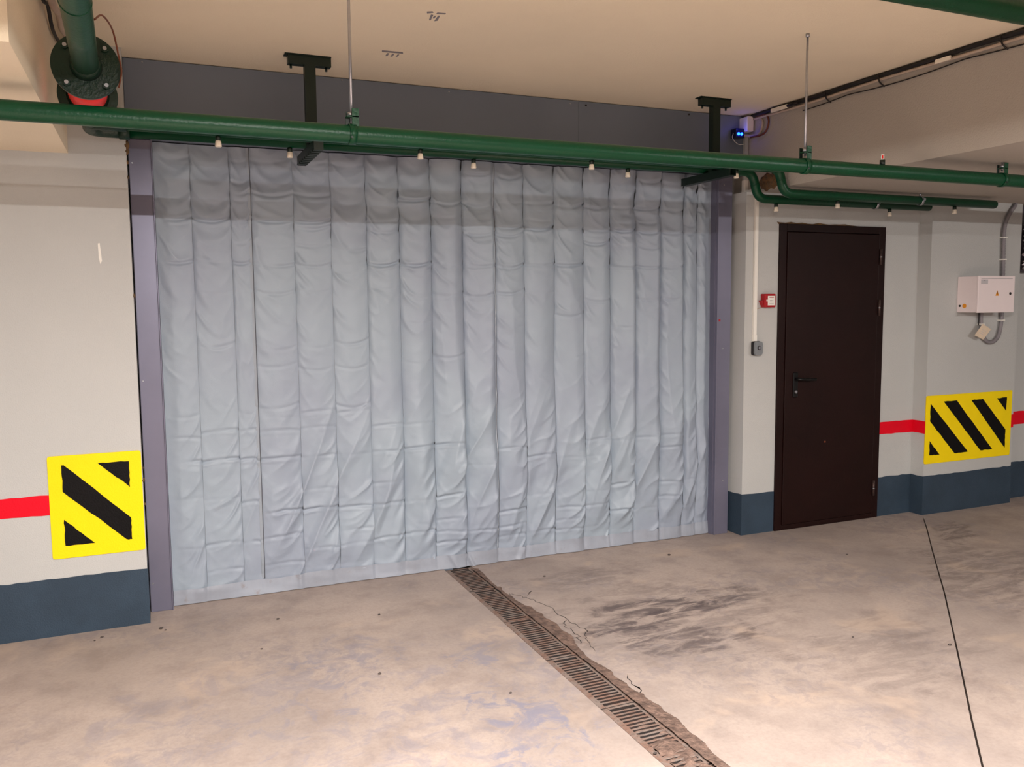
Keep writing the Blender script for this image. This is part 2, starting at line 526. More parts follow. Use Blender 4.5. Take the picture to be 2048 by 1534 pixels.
# ------------------------------------------------------------------ fire curtain
rng = np.random.RandomState(3)
LAT = rng.rand(256, 256)
def vnoise(u, v):
    iu, iv = np.floor(u).astype(int), np.floor(v).astype(int)
    fu, fv = u - iu, v - iv
    fu = fu * fu * (3 - 2 * fu)
    fv = fv * fv * (3 - 2 * fv)
    g = lambda a, b: LAT[a % 256, b % 256]
    return (g(iu, iv) * (1 - fu) + g(iu + 1, iv) * fu) * (1 - fv) + (g(iu, iv + 1) * (1 - fu) + g(iu + 1, iv + 1) * fu) * fv
def fbm(u, v, o=3):
    r = 0
    for k in range(o):
        r = r + vnoise(u * 2 ** k + 17 * k, v * 2 ** k + 31 * k) / 2 ** k
    return r / (2 - 2 ** (1 - o))
SEAMS = [0.046, 0.217, 0.407, 0.508, 0.729, 0.926, 1.121, 1.308, 1.495, 1.684, 1.883, 2.075, 2.276, 2.476, 2.661, 2.843, 3.031, 3.208, 3.314, 3.4235]
NS = len(SEAMS) - 1
sp = np.array(SEAMS)
#            per-strip bulge (m) and skew of the bulge
BUL = [.004, .004, .003, .007, .008, .011, .014, .020, .028, .034, .014, .015, .019, .026, .036, .030, .028, .012, .010]
SKW = [.5, .5, .5, .5, .5, .5, .55, .6, .72, .75, .5, .5, .6, .65, .72, .74, .74, .3, .4, .5]
# horizontal creases: height at x=0.3 side, slope, depth, x range
CRE = [(2.325, .0, .006, .0, 3.5), (2.205, .01, .006, .0, 1.7), (2.16, .012, .010, .4, 3.5), (2.13, .0, .005, .0, .6), (2.075, .010, .007, 1.3, 3.5),
       (2.02, .004, .010, .0, 3.4), (1.985, .01, .007, .7, 2.6), (1.935, .006, .007, 1.9, 3.1), (1.90, .0, .007, .4, 1.3), (1.800, .006, .009, .0, 3.4), (1.775, .004, .005, .4, 2.5),
       (1.66, .002, .006, .2, 1.4), (1.63, .008, .005, .7, 3.0), (1.60, .0, .005, 1.9, 3.2), (1.50, .0, .004, 1.3, 2.6), (1.43, .003, .004, 1.8, 3.2), (1.36, .0, .004, .2, 1.2), (1.265, .004, .005, .3, 2.8), (1.24, .0, .004, .4, 1.2),
       (1.02, .004, .004, .0, 1.6), (.975, .004, .004, .5, 1.3), (.89, .0, .006, .0, 1.7), (.745, .004, .008, .1, 1.7), (.70, .0, .005, 1.8, 3.3), (.62, .01, .005, 1.6, 3.3), (.56, .0, .004, .0, 1.3),
       (.50, .004, .006, .0, 1.0), (.44, .008, .009, .5, 1.7), (.40, .004, .006, 1.8, 3.3), (.30, .0, .006, .0, 3.3), (.22, .004, .006, .5, 3.3), (.15, .0, .005, .0, 3.4)]
def curtain_depth(X, Z):
    k = np.clip(np.searchsorted(sp, X, side='right') - 1, 0, NS - 1)
    wd = sp[k + 1] - sp[k]
    t = np.clip((X - sp[k]) / wd, 0, 1)
    bul = np.array(BUL)[k]
    skw = np.array(SKW)[k]
    hz = np.clip((Z - 0.1) / 0.5, 0, 1) * np.clip((2.45 - Z) / 0.6, 0.25, 1)
    # vertical bulges, wavering with height
    sk = np.clip(skw + 0.28 * (vnoise(Z * 2.3 + k * 7.1, k * 3.3 + 0.5) - 0.5), 0.2, 0.86)
    tt = np.where(t < sk, t / sk, (1 - t) / (1 - sk))
    prof = 1 - (1 - tt) ** 1.7
    amp = 1.2 * bul * (0.6 + 0.8 * vnoise(Z * 1.7 + k * 5.7, k * 1.9))
    d = amp * prof * (0.35 + 0.65 * hz)
    # sharp pinch at seams
    d -= np.where(k < 6, 0.0014, 0.0032) * np.exp(-(np.minimum(t, 1 - t) * wd / 0.009) ** 2)
    # horizontal creases sagging between seams
    swag = (t * (1 - t) * 4)
    for i, (z0, sl, dep, xa, xb) in enumerate(CRE):
        h1 = LAT[(k * 7 + i * 13) % 256, (i * 29 + k) % 256]
        h2 = LAT[(k * 11 + i * 5) % 256, (i * 17 + k * 3) % 256]
        strong = dep >= 0.008
        pres = np.clip((h1 - (0.05 if strong else 0.42)) * 3, 0, 1) * (0.5 + 0.7 * h2)
        zz = z0 + 0.020 * (vnoise(X * 2.2 + i * 3.7, X * 0 + i * 1.3) - 0.5) + (0.012 if strong else 0.030) * (h2 - 0.5) \
            - swag * (0.004 + 0.022 * h1) * (1 if z0 > 1.0 else -0.3) + (t - 0.5) * 0.02 * (h2 - 0.3)
        ext = np.clip((X - xa) / 0.12, 0, 1) * np.clip((xb - X) / 0.12, 0, 1) * pres * np.clip(0.15 + 1.3 * vnoise(t * 2.2 + k * 3.1 + i * 5, X * 0 + i * 2.1), 0, 1)
        q = Z - zz
        d += 1.5 * dep * ext * (np.exp(-np.abs(q - 0.012) / 0.026) * 0.5 * (q > -0.025) - 0.8 * np.exp(-(q / 0.009) ** 2))
    # stacked swags near the head
    top = np.clip((Z - 1.75) / 0.35, 0, 1)
    u = Z + 0.05 * swag + 0.02 * vnoise(X * 3, Z * 2)
    d += top * 0.024 * (fbm(u * 11 + k * 0.4, X * 1.4, 2) - 0.5) * 1.6
    # drag lines: fan out of the left seam going down in the upper half, into the right seam going up in the lower half
    ridge = lambda n_, kk: np.clip(1 - np.abs(n_ - 0.5) * kk, 0, 1) ** 1.3
    wl_ = np.exp(-t * 2.6) * (1 - np.exp(-t * 16))
    u1 = Z + 0.13 * (1 - np.exp(-2.6 * t)) / 0.93
    n1 = ridge(fbm(u1 * 9 + k * 13.7, t * 0.9 + k * 5.1, 2), 5.0)
    n2u = Z - 0.16 * np.exp(-2.4 * (1 - t))
    wr_ = np.exp(-(1 - t) * 2.2) * (1 - np.exp(-(1 - t) * 16))
    n2 = ridge(fbm(n2u * 9 + k * 9.3, t * 0.9 + k * 3.7, 2), 5.0)
    upm = np.clip((Z - 0.9) / 0.8, 0, 1)
    lom = np.clip((1.15 - Z) / 0.6, 0, 1)
    d += 0.016 * wl_ * n1 * (0.2 + 0.8 * upm) + 0.018 * wr_ * n2 * (0.15 + 0.85 * lom)
    # long diagonal folds rising to the right in the lower part
    ph = (X * 1.0 - Z * 0.40)
    fold = ridge(fbm(ph * 6.5 + 3.0, Z * 1.0 + X * 0.5, 2), 4.0)
    d += lom * np.clip((X - 0.25) / 0.4, 0, 1) * 0.022 * fold * np.clip((Z - 0.09) / 0.12, 0.2, 1)
    # broad vertical draping waves on the right half
    wv = ridge(fbm(X * 4.6 + 0.25 * Z, Z * 0.8 + 11.0, 2), 3.2)
    d += 0.014 * np.clip((X - 0.9) / 0.8, 0, 1) * wv * np.clip((2.0 - Z) / 0.5, 0, 1) * np.clip(Z / 0.3, 0, 1)
    d = d * np.where(k < 5, 1.15, 1.35) * np.clip((X - 0.046) / 0.06, 0.12, 1) * np.clip((3.4235 - X) / 0.06, 0.12, 1)
    # gentle unevenness
    d += 0.010 * (fbm(X * 1.6 + 9, Z * 1.5 + 4, 3) - 0.5) + 0.0022 * (fbm(X * 26, Z * 30, 2) - 0.5)
    return d
cur = thing('fire_curtain', (1.72, YCUR, 0.0), 'large silver-grey quilted cloth curtain hanging across the gateway', 'curtain')
ZT, ZH = 2.386, 0.085
nz = 400
for k in range(NS):
    nx = max(14, int((SEAMS[k + 1] - SEAMS[k]) / 0.0058))
    xs = np.linspace(SEAMS[k] + 0.0004, SEAMS[k + 1] - 0.0004, nx)
    zs = np.linspace(ZH - 0.012, ZT, nz)
    Xg, Zg = np.meshgrid(xs, zs)
    D = curtain_depth(Xg, Zg)
    vs = np.stack([Xg - 1.72, -D, Zg], -1).reshape(-1, 3)
    idx = np.arange(nx * nz).reshape(nz, nx)
    fs = np.stack([idx[:-1, :-1], idx[:-1, 1:], idx[1:, 1:], idx[1:, :-1]], -1).reshape(-1, 4)
    me = bpy.data.meshes.new('fabric_strip')
    me.from_pydata(vs.tolist(), [], fs.tolist())
    me.polygons.foreach_set('use_smooth', [True] * len(fs))
    me.materials.append(m_cloth)
    me.update()
    o = bpy.data.objects.new('fabric_strip', me)
    o.parent = cur
    COL.objects.link(o)
# seams: raised tape at the two joined widths, fine stitching elsewhere
zz = np.linspace(ZH, ZT, 160)
for xs_, wd_ in ((0.508, 0.013), (1.883, 0.012)):
    vs, fs = [], []
    for i, z in enumerate(zz):
        d0 = float(curtain_depth(np.array([xs_]), np.array([z]))[0]) + 0.003
        vs += [(xs_ - wd_, YCUR - d0, z), (xs_ + 0.001, YCUR - d0 - 0.004, z), (xs_ + 0.001, YCUR - d0 + 0.006, z), (xs_ - wd_, YCUR - d0 + 0.006, z)]
        if i:
            o = 4 * (i - 1)
            fs += [(o + j, o + (j + 1) % 4, o + 4 + (j + 1) % 4, o + 4 + j) for j in range(4)]
    MB().add(vs, fs).build('seam_tape', m_tape, cur)
    vs2 = [(x + 0.0055, y + 0.001, z) for (x, y, z) in vs]
    pts = [(xs_ + 0.003, YCUR - float(curtain_depth(np.array([xs_]), np.array([z]))[0]) - 0.004, z) for z in zz]
    MB().tube(pts, 0.0028, 6).build('seam_cord', m_stitch, cur)
# hem strip along the bottom
nx, nh = 420, 12
xs = np.linspace(0.047, 3.423, nx)
vs, fs = [], []
for j in range(nh):
    tz = j / (nh - 1)
    zt = ZH + 0.006 * (vnoise(xs * 5, xs * 0 + 2.2) - 0.5) * 2
    Zr = 0.004 + (zt - 0.004) * tz
    Dm = curtain_depth(xs, np.full(nx, ZH + 0.01))
    D = Dm * (0.5 + 0.5 * tz) + 0.005 + 0.010 * (1 - tz) + 0.012 * (fbm(xs * 4.2 + Zr * 3, Zr * 16, 2) - 0.5)
    D += 0.016 * np.exp(-((xs - 1.72 + Zr * 0.5) / 0.012) ** 2) + 0.014 * np.exp(-((xs - 2.02 - Zr * 0.4) / 0.018) ** 2) + 0.010 * np.exp(-((xs - 1.62 + Zr * 0.6) / 0.012) ** 2)
    for i in range(nx):
        vs.append((xs[i], YCUR - D[i], Zr[i]))
for j in range(nh - 1):
    for i in range(nx - 1):
        fs.append((j * nx + i, j * nx + i + 1, (j + 1) * nx + i + 1, (j + 1) * nx + i))
MB().add(vs, fs, True).build('hem', m_hem, cur)
MB().box(0.047, 3.423, YCUR + 0.002, YCUR + 0.03, 0.002, 0.05).build('bottom_bar', m_dark, cur)

# guide rails
rivet = MB().tube([(0, 0.001, 0), (0, -0.003, 0)], [0.005, 0.0035], 10).mesh('rivet', m_steel)
rl = thing('guide_rail', (0, 4.66, 0), 'lavender-grey metal guide rail beside the yellow-marked left wall', 'rail', 'curtain guide rails')
MB().box(-0.064, 0.043, 4.622, 4.74, 0.0, 2.386, 0.003).build('rail_body', m_rail, rl)
MB().box(0.038, 0.0445, 4.614, 4.632, 0.0, 2.386, 0.002).build('edge_lip', m_rail, rl)
for z in (2.27, 1.196, 0.15):
    place('rivet', rivet, rl, (-0.048, 4.622, z))
rr_ = thing('guide_rail', (3.47, 4.66, 0), 'lavender-grey metal guide rail beside the door pier', 'rail', 'curtain guide rails')
MB().box(3.431, 3.545, 4.618, 4.74, 0.0, 2.386, 0.003).build('rail_body', m_rail, rr_)
MB().box(3.424, 3.431, 4.632, 4.74, 0.0, 2.386).build('groove_strip', m_rail, rr_)
MB().box(3.430, 3.437, 4.610, 4.630, 0.0, 2.386, 0.002).build('edge_lip', m_rail, rr_)
for z, x in ((2.324, 3.478), (1.258, 3.484), (0.365, 3.50)):
    place('rivet', rivet, rr_, (x, 4.618, z))
MB().box(3.449, 3.462, 4.6165, 4.619, 1.437, 1.452).build('red_stamp', m_callred, rr_)
tag(MB().box(3.545, 3.59, 4.70, 4.75, 0, 2.386).build('trim_3', m_wall), kind='structure')

# header cover
hd = thing('curtain_header', (1.8, 4.65, 2.39), 'dark grey sheet-metal header cover above the curtain, behind the pipes', 'panel')
MB().box(-0.069, 2.4175, 4.630, 4.745, 2.392, ZC - 0.003, 0.002).build('cover_sheet', m_head, hd)
MB().box(2.4185, 3.656, 4.630, 4.745, 2.392, ZC - 0.003, 0.002).build('cover_sheet', m_head, hd)
MB().box(-0.069, 3.656, 4.612, 4.632, 2.388, 2.408, 0.002).build('bottom_lip', m_head, hd)
dark_screw = MB().tube([(0, 0.001, 0), (0, -0.004, 0)], [0.007, 0.005], 10).mesh('screw', m_lock)
for x, z, dk in ((0.998, 2.762, 0), (2.361, 2.752, 0), (2.468, 2.750, 1), (3.207, 2.753, 1), (0.019, 2.758, 0), (1.6, 2.755, 0)):
    place('screw' if dk else 'rivet', dark_screw if dk else rivet, hd, (x, 4.630, z))

# ------------------------------------------------------------------ door
dr = bpy.data.objects.new('door_1', None)
dr.location = (4.325, YP, 0)
COL.objects.link(dr)
tag(dr, 'dark brown metal door with black lever handle', kind='structure')
fr = MB()
fr.box(3.858, 3.915, YP - 0.014, YP + 0.085, 0, 2.078, 0.003)
fr.box(4.732, 4.792, YP - 0.014, YP + 0.085, 0, 2.078, 0.003)
fr.box(3.915, 4.732, YP - 0.014, YP + 0.085, 2.028, 2.078, 0.003)
fr.box(3.915, 4.732, YP - 0.014, YP + 0.085, 0.0, 0.035, 0.003)
fr.build('frame', m_door, dr)
lf = MB().box(3.918, 4.729, YP - 0.020, YP + 0.04, 0.038, 2.025, 0.004).build('leaf', m_door, dr)
for z in (1.87, 1.515, 0.22):
    hg = MB().cyl((4.737, YP - 0.026, z - 0.055), (4.737, YP - 0.026, z + 0.055), 0.0085, seg=14).build('hinge', m_hinge, dr)
    MB().cyl((4.737, YP - 0.026, z - 0.004), (4.737, YP - 0.026, z + 0.002), 0.0095, seg=14).build('washer', m_steel, hg)
hn = MB().box(3.983, 4.025, YP - 0.028, YP - 0.018, 0.915, 1.085, 0.006).build('handle_plate', m_handle, dr)
lv = MB().tube(fillet([(4.004, YP - 0.026, 1.042), (4.004, YP - 0.066, 1.042), (4.145, YP - 0.066, 1.034)], 0.018), 0.0095, 14).build('lever', m_handle, hn)
MB().cyl((4.006, YP - 0.027, 0.953), (4.006, YP - 0.032, 0.953), 0.010, seg=14).build('key_cylinder', m_steel, hn)
MB().box(4.27, 4.285, YP - 0.0215, YP - 0.0195, 0.585, 0.597).build('paint_spot', m_brownc, lf)
edge = [(3.852, 2.076), (3.84, 2.09)] + [(3.86 + i * 0.047, 2.086 + random.uniform(-.004, .006)) for i in range(14)] + [(4.60, 2.076)]
MB().prism(edge, 'y', YP - 0.004, YP + 0.002).build('torn_plaster', m_brown, wr)

# ------------------------------------------------------------------ hazard markings
def rrect(x0, x1, z0, z1, r, n=4):
    out = []
    for cx, cz, a0 in ((x1 - r, z1 - r, 0), (x0 + r, z1 - r, 90), (x0 + r, z0 + r, 180), (x1 - r, z0 + r, 270)):
        for k in range(n + 1):
            a = math.radians(a0 + 90 * k / n)
            out.append((cx + r * math.cos(a), cz + r * math.sin(a)))
    return out
def wobble(poly, n=7, amp=0.0022):
    out = []
    for i in range(len(poly)):
        a, b = poly[i], poly[(i + 1) % len(poly)]
        out.append(a)
        for k in range(1, n):
            t = k / n
            out.append((a[0] * (1 - t) + b[0] * t + random.uniform(-amp, amp), a[1] * (1 - t) + b[1] * t + random.uniform(-amp, amp)))
    return out
def hazard(x0, x1, z0, z1, Y, shapes, label):
    h = thing('hazard_marking', ((x0 + x1) / 2, Y, z0), label, 'sign', 'yellow and black hazard markings')
    MB().prism(rrect(x0, x1, z0, z1, 0.012), 'y', Y - 0.006, Y + 0.001).build('yellow_field', m_yellow, h)
    for sh in shapes:
        MB().prism(wobble(sh), 'y', Y - 0.0078, Y - 0.005).build('black_stripe', m_black, h)
    return h
hazard(-0.477, -0.0725, 0.376, 0.870, YL, [
    [(-0.419, 0.825), (-0.408, 0.824), (-0.131, 0.544), (-0.130, 0.436), (-0.154, 0.437), (-0.419, 0.698)],
    [(-0.264, 0.824), (-0.127, 0.822), (-0.128, 0.694)],
    [(-0.420, 0.563), (-0.294, 0.436), (-0.420, 0.437)]], 'square yellow hazard marking with one long black stripe, on the left wall')
hazard(5.125, 6.022, 0.377, 0.876, YCOL, [
    [(5.170, 0.544), (5.276, 0.437), (5.172, 0.439)],
    [(5.168, 0.817), (5.567, 0.438), (5.430, 0.434), (5.167, 0.690)],
    [(5.298, 0.827), (5.432, 0.828), (5.827, 0.436), (5.701, 0.436)],
    [(5.581, 0.824), (5.703, 0.826), (5.962, 0.579), (5.962, 0.438)],
    [(5.856, 0.822), (5.963, 0.826), (5.961, 0.722)]], 'wide yellow hazard marking with three black stripes, on the column right of the door')

# ------------------------------------------------------------------ pipes
def sprinkler_meshes():
    n = MB().tube([(0, 0, 0.034), (0, 0, 0.012)], 0.0125, 16).mesh('neck', m_dkgreen)
    cpm = MB().tube([(0, 0, 0.012), (0, 0, 0.008), (0, 0, -0.006), (0, 0, -0.014), (0, 0, -0.017)], [0.0105, 0.013, 0.0145, 0.0155, 0.013], 16).mesh('cap', m_cream)
    return n, cpm
neckm, capm = sprinkler_meshes()
def sprinkler(parent, x, y, zpipe, r):
    s_ = place('sprinkler', neckm, parent, (x, y, zpipe - r - 0.030))
    place('cap', capm, s_, (x, y, zpipe - r - 0.030))
    return s_

# main pipe in front
YM, ZM, RM = 3.13, 2.185, 0.0325
mp = thing('sprinkler_main_pipe', (0, YM, ZM), 'long straight green pipe running across the whole view in front', 'pipe')
MB().tube([(x, YM, ZM) for x in np.linspace(-7.1, 9.0, 40)], RM, 28).build('pipe_tube', m_green, mp)
for x in (-1.6, 4.9):
    MB().cyl((x, YM, ZM), (x + 0.05, YM, ZM), RM + 0.006, seg=28).build('coupling', m_green, mp)
us = MB().cyl((3.283, YM, ZM + RM - 0.006), (3.283, YM, ZM + RM + 0.022), 0.0125, seg=16).build('upright_sprinkler', m_dkgreen, mp)
MB().tube([(3.283, YM, ZM + RM + 0.020), (3.283, YM, ZM + RM + 0.028)], [0.009, 0.007], 14).build('frame_base', m_white, us)
for sx in (-1, 1):
    MB().tube(spline([(3.283 + sx * 0.006, YM, ZM + RM + 0.027), (3.283 + sx * 0.0085, YM, ZM + RM + 0.036), (3.283 + sx * 0.004, YM, ZM + RM + 0.047)]), 0.002, 8).build('frame_arm', m_white, us)
MB().cyl((3.283, YM, ZM + RM + 0.0465), (3.283, YM, ZM + RM + 0.049), 0.008, seg=14).build('deflector', m_white, us)
MB().cyl((3.283, YM, ZM + RM + 0.028), (3.283, YM, ZM + RM + 0.046), 0.0032, seg=10).build('red_bulb', m_valve, us)

def hanger(x, ztop, label):
    h = thing('pipe_hanger', (x, YM, ztop), label, 'hanger', 'rod hangers of the long front pipe')
    z0 = ZM + RM
    MB().cyl((x, YM, z0 + 0.012), (x, YM, ztop), 0.0055, seg=12).build('threaded_rod', m_steel, h)
    if ztop - z0 > 0.2:
        MB().cyl((x, YM, ztop - 0.014), (x, YM, ztop), 0.009, seg=12).build('anchor', m_steel, h)
    ring = MB()
    seg, r0, r1, hw = 28, RM + 0.0005, RM + 0.004, 0.013
    vs, fs = [], []
    for k in range(seg):
        a_ = 2 * math.pi * k / seg
        for rr, xx in ((r0, -hw), (r1, -hw), (r1, hw), (r0, hw)):
            vs.append((x + xx, YM + rr * math.cos(a_), ZM + rr * math.sin(a_)))
    for k in range(seg):
        o, p = 4 * k, 4 * ((k + 1) % seg)
        fs += [(o + j, o + (j + 1) % 4, p + (j + 1) % 4, p + j) for j in range(4)]
    ring.add(vs, fs, True).build('band', m_green, h)
    hgt = min(0.058, ztop - z0 - 0.004)
    MB().box(x - 0.002, x + 0.024, YM - 0.017, YM - 0.013, z0 - 0.006, z0 + hgt, 0.001).build('ear', m_green, h)
    MB().box(x - 0.020, x - 0.003, YM + 0.012, YM + 0.016, z0 - 0.006, z0 + hgt * 0.86, 0.001).build('ear', m_dkgreen, h)
    MB().box(x - 0.020, x + 0.024, YM - 0.017, YM + 0.016, z0 + hgt * 0.45, z0 + hgt * 0.52).build('saddle', m_green, h)
    nz0 = z0 + hgt * 0.55
    MB().tube([(x - 0.006, YM - 0.004, nz0), (x - 0.006, YM - 0.004, nz0 + 0.012)], 0.0095, 6).build('nut', m_steel, h)
    MB().cyl((x - 0.008, YM - RM - 0.006, ZM - 0.016), (x - 0.008, YM - RM + 0.010, ZM - 0.016), 0.004, seg=10).build('bolt', m_dkgreen, h)
    return h
hanger(0.706, ZC, 'zinc rod pipe hanger left of the curtain middle, rising out of the picture')
hanger(2.807, ZC, 'zinc rod pipe hanger near the right end of the curtain, fixed to the ceiling')
hanger(4.114, ZS, 'short rod pipe hanger under the low soffit at the far right')

# two branch pipes with S-bends
YA, YB, ZP, RP = 4.21, 4.39, 2.375, 0.0285
ZA2, ZB2 = 2.226, 2.213
pa = thing('branch_pipe', (1.6, YA, ZP), 'near green branch pipe with an S-bend, the longer of the two behind the front pipe', 'pipe', 'branch pipes with sprinklers')
path = fillet([(-0.058, YA, ZP), (3.575, YA, ZP), (3.615, YA, ZA2), (5.465, YA, ZA2)], 0.085, 10)
MB().tube(path, RP, 24).build('pipe_tube', m_green, pa)
MB().tube([(5.463, YA, ZA2), (5.474, YA, ZA2), (5.481, YA, ZA2), (5.485, YA, ZA2)], [RP, RP * 0.94, RP * 0.7, RP * 0.3], 24).build('end_cap', m_green, pa)
for x in (0.325, 1.296, 2.279, 3.257):
    sprinkler(pa, x, YA, ZP, RP)
for x in (4.048, 5.085):
    sprinkler(pa, x, YA, ZA2, RP)
pb = thing('branch_pipe', (1.6, YB, ZP), 'far green branch pipe with an S-bend, the shorter one closest to the curtain', 'pipe', 'branch pipes with sprinklers')
path = fillet([(-0.05, YB, ZP), (3.52, YB, ZP), (3.565, YB, ZB2), (5.045, YB, ZB2)], 0.085, 10)
MB().tube(path, RP * 0.98, 24).build('pipe_tube', m_green, pb)
MB().tube([(5.043, YB, ZB2), (5.054, YB, ZB2), (5.061, YB, ZB2), (5.065, YB, ZB2)], [RP * .98, RP * 0.92, RP * 0.7, RP * 0.3], 24).build('end_cap', m_green, pb)
for x in (0.676, 1.651, 2.617):
    sprinkler(pb, x, YB, ZP, RP)
for x in (3.711, 4.684):
    sprinkler(pb, x, YB, ZB2, RP)
# weld rings on the bends
for p_, y_, pts in ((pa, YA, ((3.594, 2.305),)), (pb, YB, ((3.542, 2.298),))):
    for x, z in pts[:1]:
        dx, dz = 0.26, -0.965
        MB().cyl((x - dx * 0.003, y_, z - dz * 0.003), (x + dx * 0.003, y_, z + dz * 0.003), RP + 0.0012, seg=24).build('weld_ring', m_green, p_)

def ring_clamp(x, y, z, label):
    h = thing('ring_clamp', (x, y, ZS), label, 'clamp', 'ring clamps on the low pipe ends')
    vs, fs = [], []
    seg = 24
    for k in range(seg):
        a_ = 2 * math.pi * k / seg
        for rr, xx in ((RP + 0.0005, -0.009), (RP + 0.0035, -0.009), (RP + 0.0035, 0.009), (RP + 0.0005, 0.009)):
            vs.append((x + xx, y + rr * math.cos(a_), z + rr * math.sin(a_)))
    for k in range(seg):
        o, p = 4 * k, 4 * ((k + 1) % seg)
        fs += [(o + j, o + (j + 1) % 4, p + (j + 1) % 4, p + j) for j in range(4)]
    MB().add(vs, fs, True).build('band', m_steel, h)
    MB().cyl((x, y, z + RP), (x, y, ZS), 0.005, seg=10).build('stud', m_steel, h)
    MB().box(x - 0.009, x + 0.009, y - RP - 0.012, y - RP, z - 0.002, z + 0.012).build('screw_lug', m_steel, h)
ring_clamp(4.76, YA, ZA2, 'bright ring clamp on the nearer low pipe, by its stud')
ring_clamp(4.55, YB, ZB2, 'thin ring clamp on the farther low pipe, above the door')

# supply pipe with flanged valve, left
sp_ = thing('supply_pipe', (-0.16, 3.3, ZP), 'thick green supply pipe with bolted flanges and a red band, upper left', 'pipe')
def sx(y):
    return -0.162 - (y - 3.28) * 0.0478 if y > 3.28 else -0.162 - (y - 3.28) * 0.0231
def ax(y, z=ZP):
    return (sx(y), y, z)
MB().tube([ax(-5.1), ax(0), ax(2.0), ax(2.9), ax(3.262)], 0.0405, 32).build('pipe_tube', m_green, sp_)
MB().cyl(ax(2.585), ax(2.595), 0.042, seg=32).build('weld_ring', m_green, sp_)
MB().tube([ax(3.215), ax(3.235), ax(3.262)], [0.041, 0.047, 0.050], 32).build('flange_neck', m_flange, sp_)
hexm = MB().tube([(0, -0.012, 0), (0, 0.0, 0)], 0.0125, 6).mesh('nut', m_flange)
studm = MB().tube([(0, -0.017, 0), (0, -0.010, 0)], 0.0065, 10).mesh('stud', m_steel)
for y0, y1, r in ((3.262, 3.284, 0.107), (3.690, 3.712, 0.105)):
    fl = MB().tube([ax(y0), ax(y0 + 0.002), ax(y1 - 0.002), ax(y1)], [r - 0.002, r, r, r - 0.002], 48).build('flange', m_flange, sp_)
    for k in range(4):
        a_ = math.radians(45 + 90 * k)
        bx, bz = math.cos(a_) * r * 0.80, math.sin(a_) * r * 0.80
        p = (sx(y0) + bx, y0, ZP + bz)
        nt = place('nut', hexm, fl, p)
        place('stud', studm, nt, p)
MB().tube([ax(3.284), ax(3.30), ax(3.33), ax(3.66), ax(3.69)], [0.075, 0.062, 0.060, 0.060, 0.075], 32).build('valve_body', m_flange, sp_)
MB().tube([ax(3.46), ax(3.465), ax(3.655), ax(3.66)], [0.061, 0.068, 0.068, 0.061], 32).build('red_band', m_valve, sp_)
ty = 3.712
path = fillet([ax(ty), ax(YB - 0.0), (-0.052, YB, ZP)], 0.07, 10)
MB().tube(path, 0.0315, 24).build('elbow_tube', m_flange, sp_)
MB().tube([(-0.095, YB, ZP), (-0.05, YB, ZP)], 0.037, 24).build('coupling', m_flange, sp_)
MB().tube([(sx(YA), YA, ZP), (-0.06, YA, ZP)], 0.034, 24).build('tee_socket', m_flange, sp_)
MB().box(-0.20, -0.12, 4.215, 4.385, ZP + 0.02, ZP + 0.027).build('link_plate', m_flange, sp_)
tag(MB().tube(spline([(-0.112, 2.84, 2.405), (-0.093, 2.94, 2.449), (-0.071, 3.10, 2.456), (-0.059, 3.20, 2.405), (-0.053, 3.24, 2.362), (-0.064, 3.262, 2.312)], 10), 0.0028, 8).build('earthing_wire', m_brownc), 'thin brown earthing wire bowing around the flange, upper left', 'wire')

# near pipe at the upper right
tag(MB().tube([(x, 2.32, 2.66) for x in np.linspace(-1.88, 3.64, 30)], 0.045, 28).build('overhead_pipe', m_green), 'thick green pipe close to the camera, top right corner', 'pipe')

# ------------------------------------------------------------------ pipe brackets
boltm = MB().tube([(0, 0, 0.0), (0, 0, -0.018)], 0.006, 8).mesh('bolt', m_dkgreen)
def bracket(x, label, teeth):
    h = thing('pipe_bracket', (x, 4.30, ZC), label, 'bracket', 'T-shaped pipe brackets')
    cp = MB().box(x - 0.103, x + 0.103, 4.278, 4.322, ZC - 0.047, ZC - 0.004).build('ceiling_channel', m_dkgreen, h)
    MB().box(x - 0.118, x + 0.103, 4.270, 4.330, ZC - 0.005, ZC).build('base_plate', m_dkgreen, h)
    for dx in (-0.088, 0.082):
        place('bolt', boltm, h, (x + dx, 4.30, ZC - 0.047))
    st = MB()
    st.box(x - 0.026, x + 0.026, 4.276, 4.280, 2.345, ZC - 0.047)
    st.box(x - 0.026, x - 0.022, 4.280, 4.318, 2.345, ZC - 0.047)
    st.box(x + 0.022, x + 0.026, 4.280, 4.318, 2.345, ZC - 0.047)
    st.build('strut', m_dkgreen, h)
    ar = MB()
    y0, y1, z0, z1 = 4.115, 4.606, 2.298, 2.344
    if teeth:
        poly = [(y0, z1), (y0, z0 + 0.012)]
        n = 9
        for i in range(n):
            ya = y0 + (y1 - y0) * i / n
            yb = y0 + (y1 - y0) * (i + 0.62) / n
            yc = y0 + (y1 - y0) * (i + 1) / n
            poly += [(ya, z0), (yb, z0), (yb, z0 + 0.011), (yc, z0 + 0.011)]
        poly += [(y1, z0), (y1, z1)]
        ar.prism(poly, 'x', x - 0.0225, x + 0.0225)
    else:
        ar.box(x - 0.0225, x - 0.0185, y0, y1, z0, z1)
        ar.box(x + 0.0185, x + 0.0225, y0, y1, z0, z1)
        ar.box(x - 0.0185, x + 0.0185, y0, y1, z0, z0 + 0.004)
    ar.build('arm', m_dkgreen, h)
    return h
bracket(0.768, 'dark green T-shaped pipe bracket on the left, with a notched arm', True)
bracket(3.160, 'dark green T-shaped pipe bracket by the right end of the curtain, with a plain arm', False)

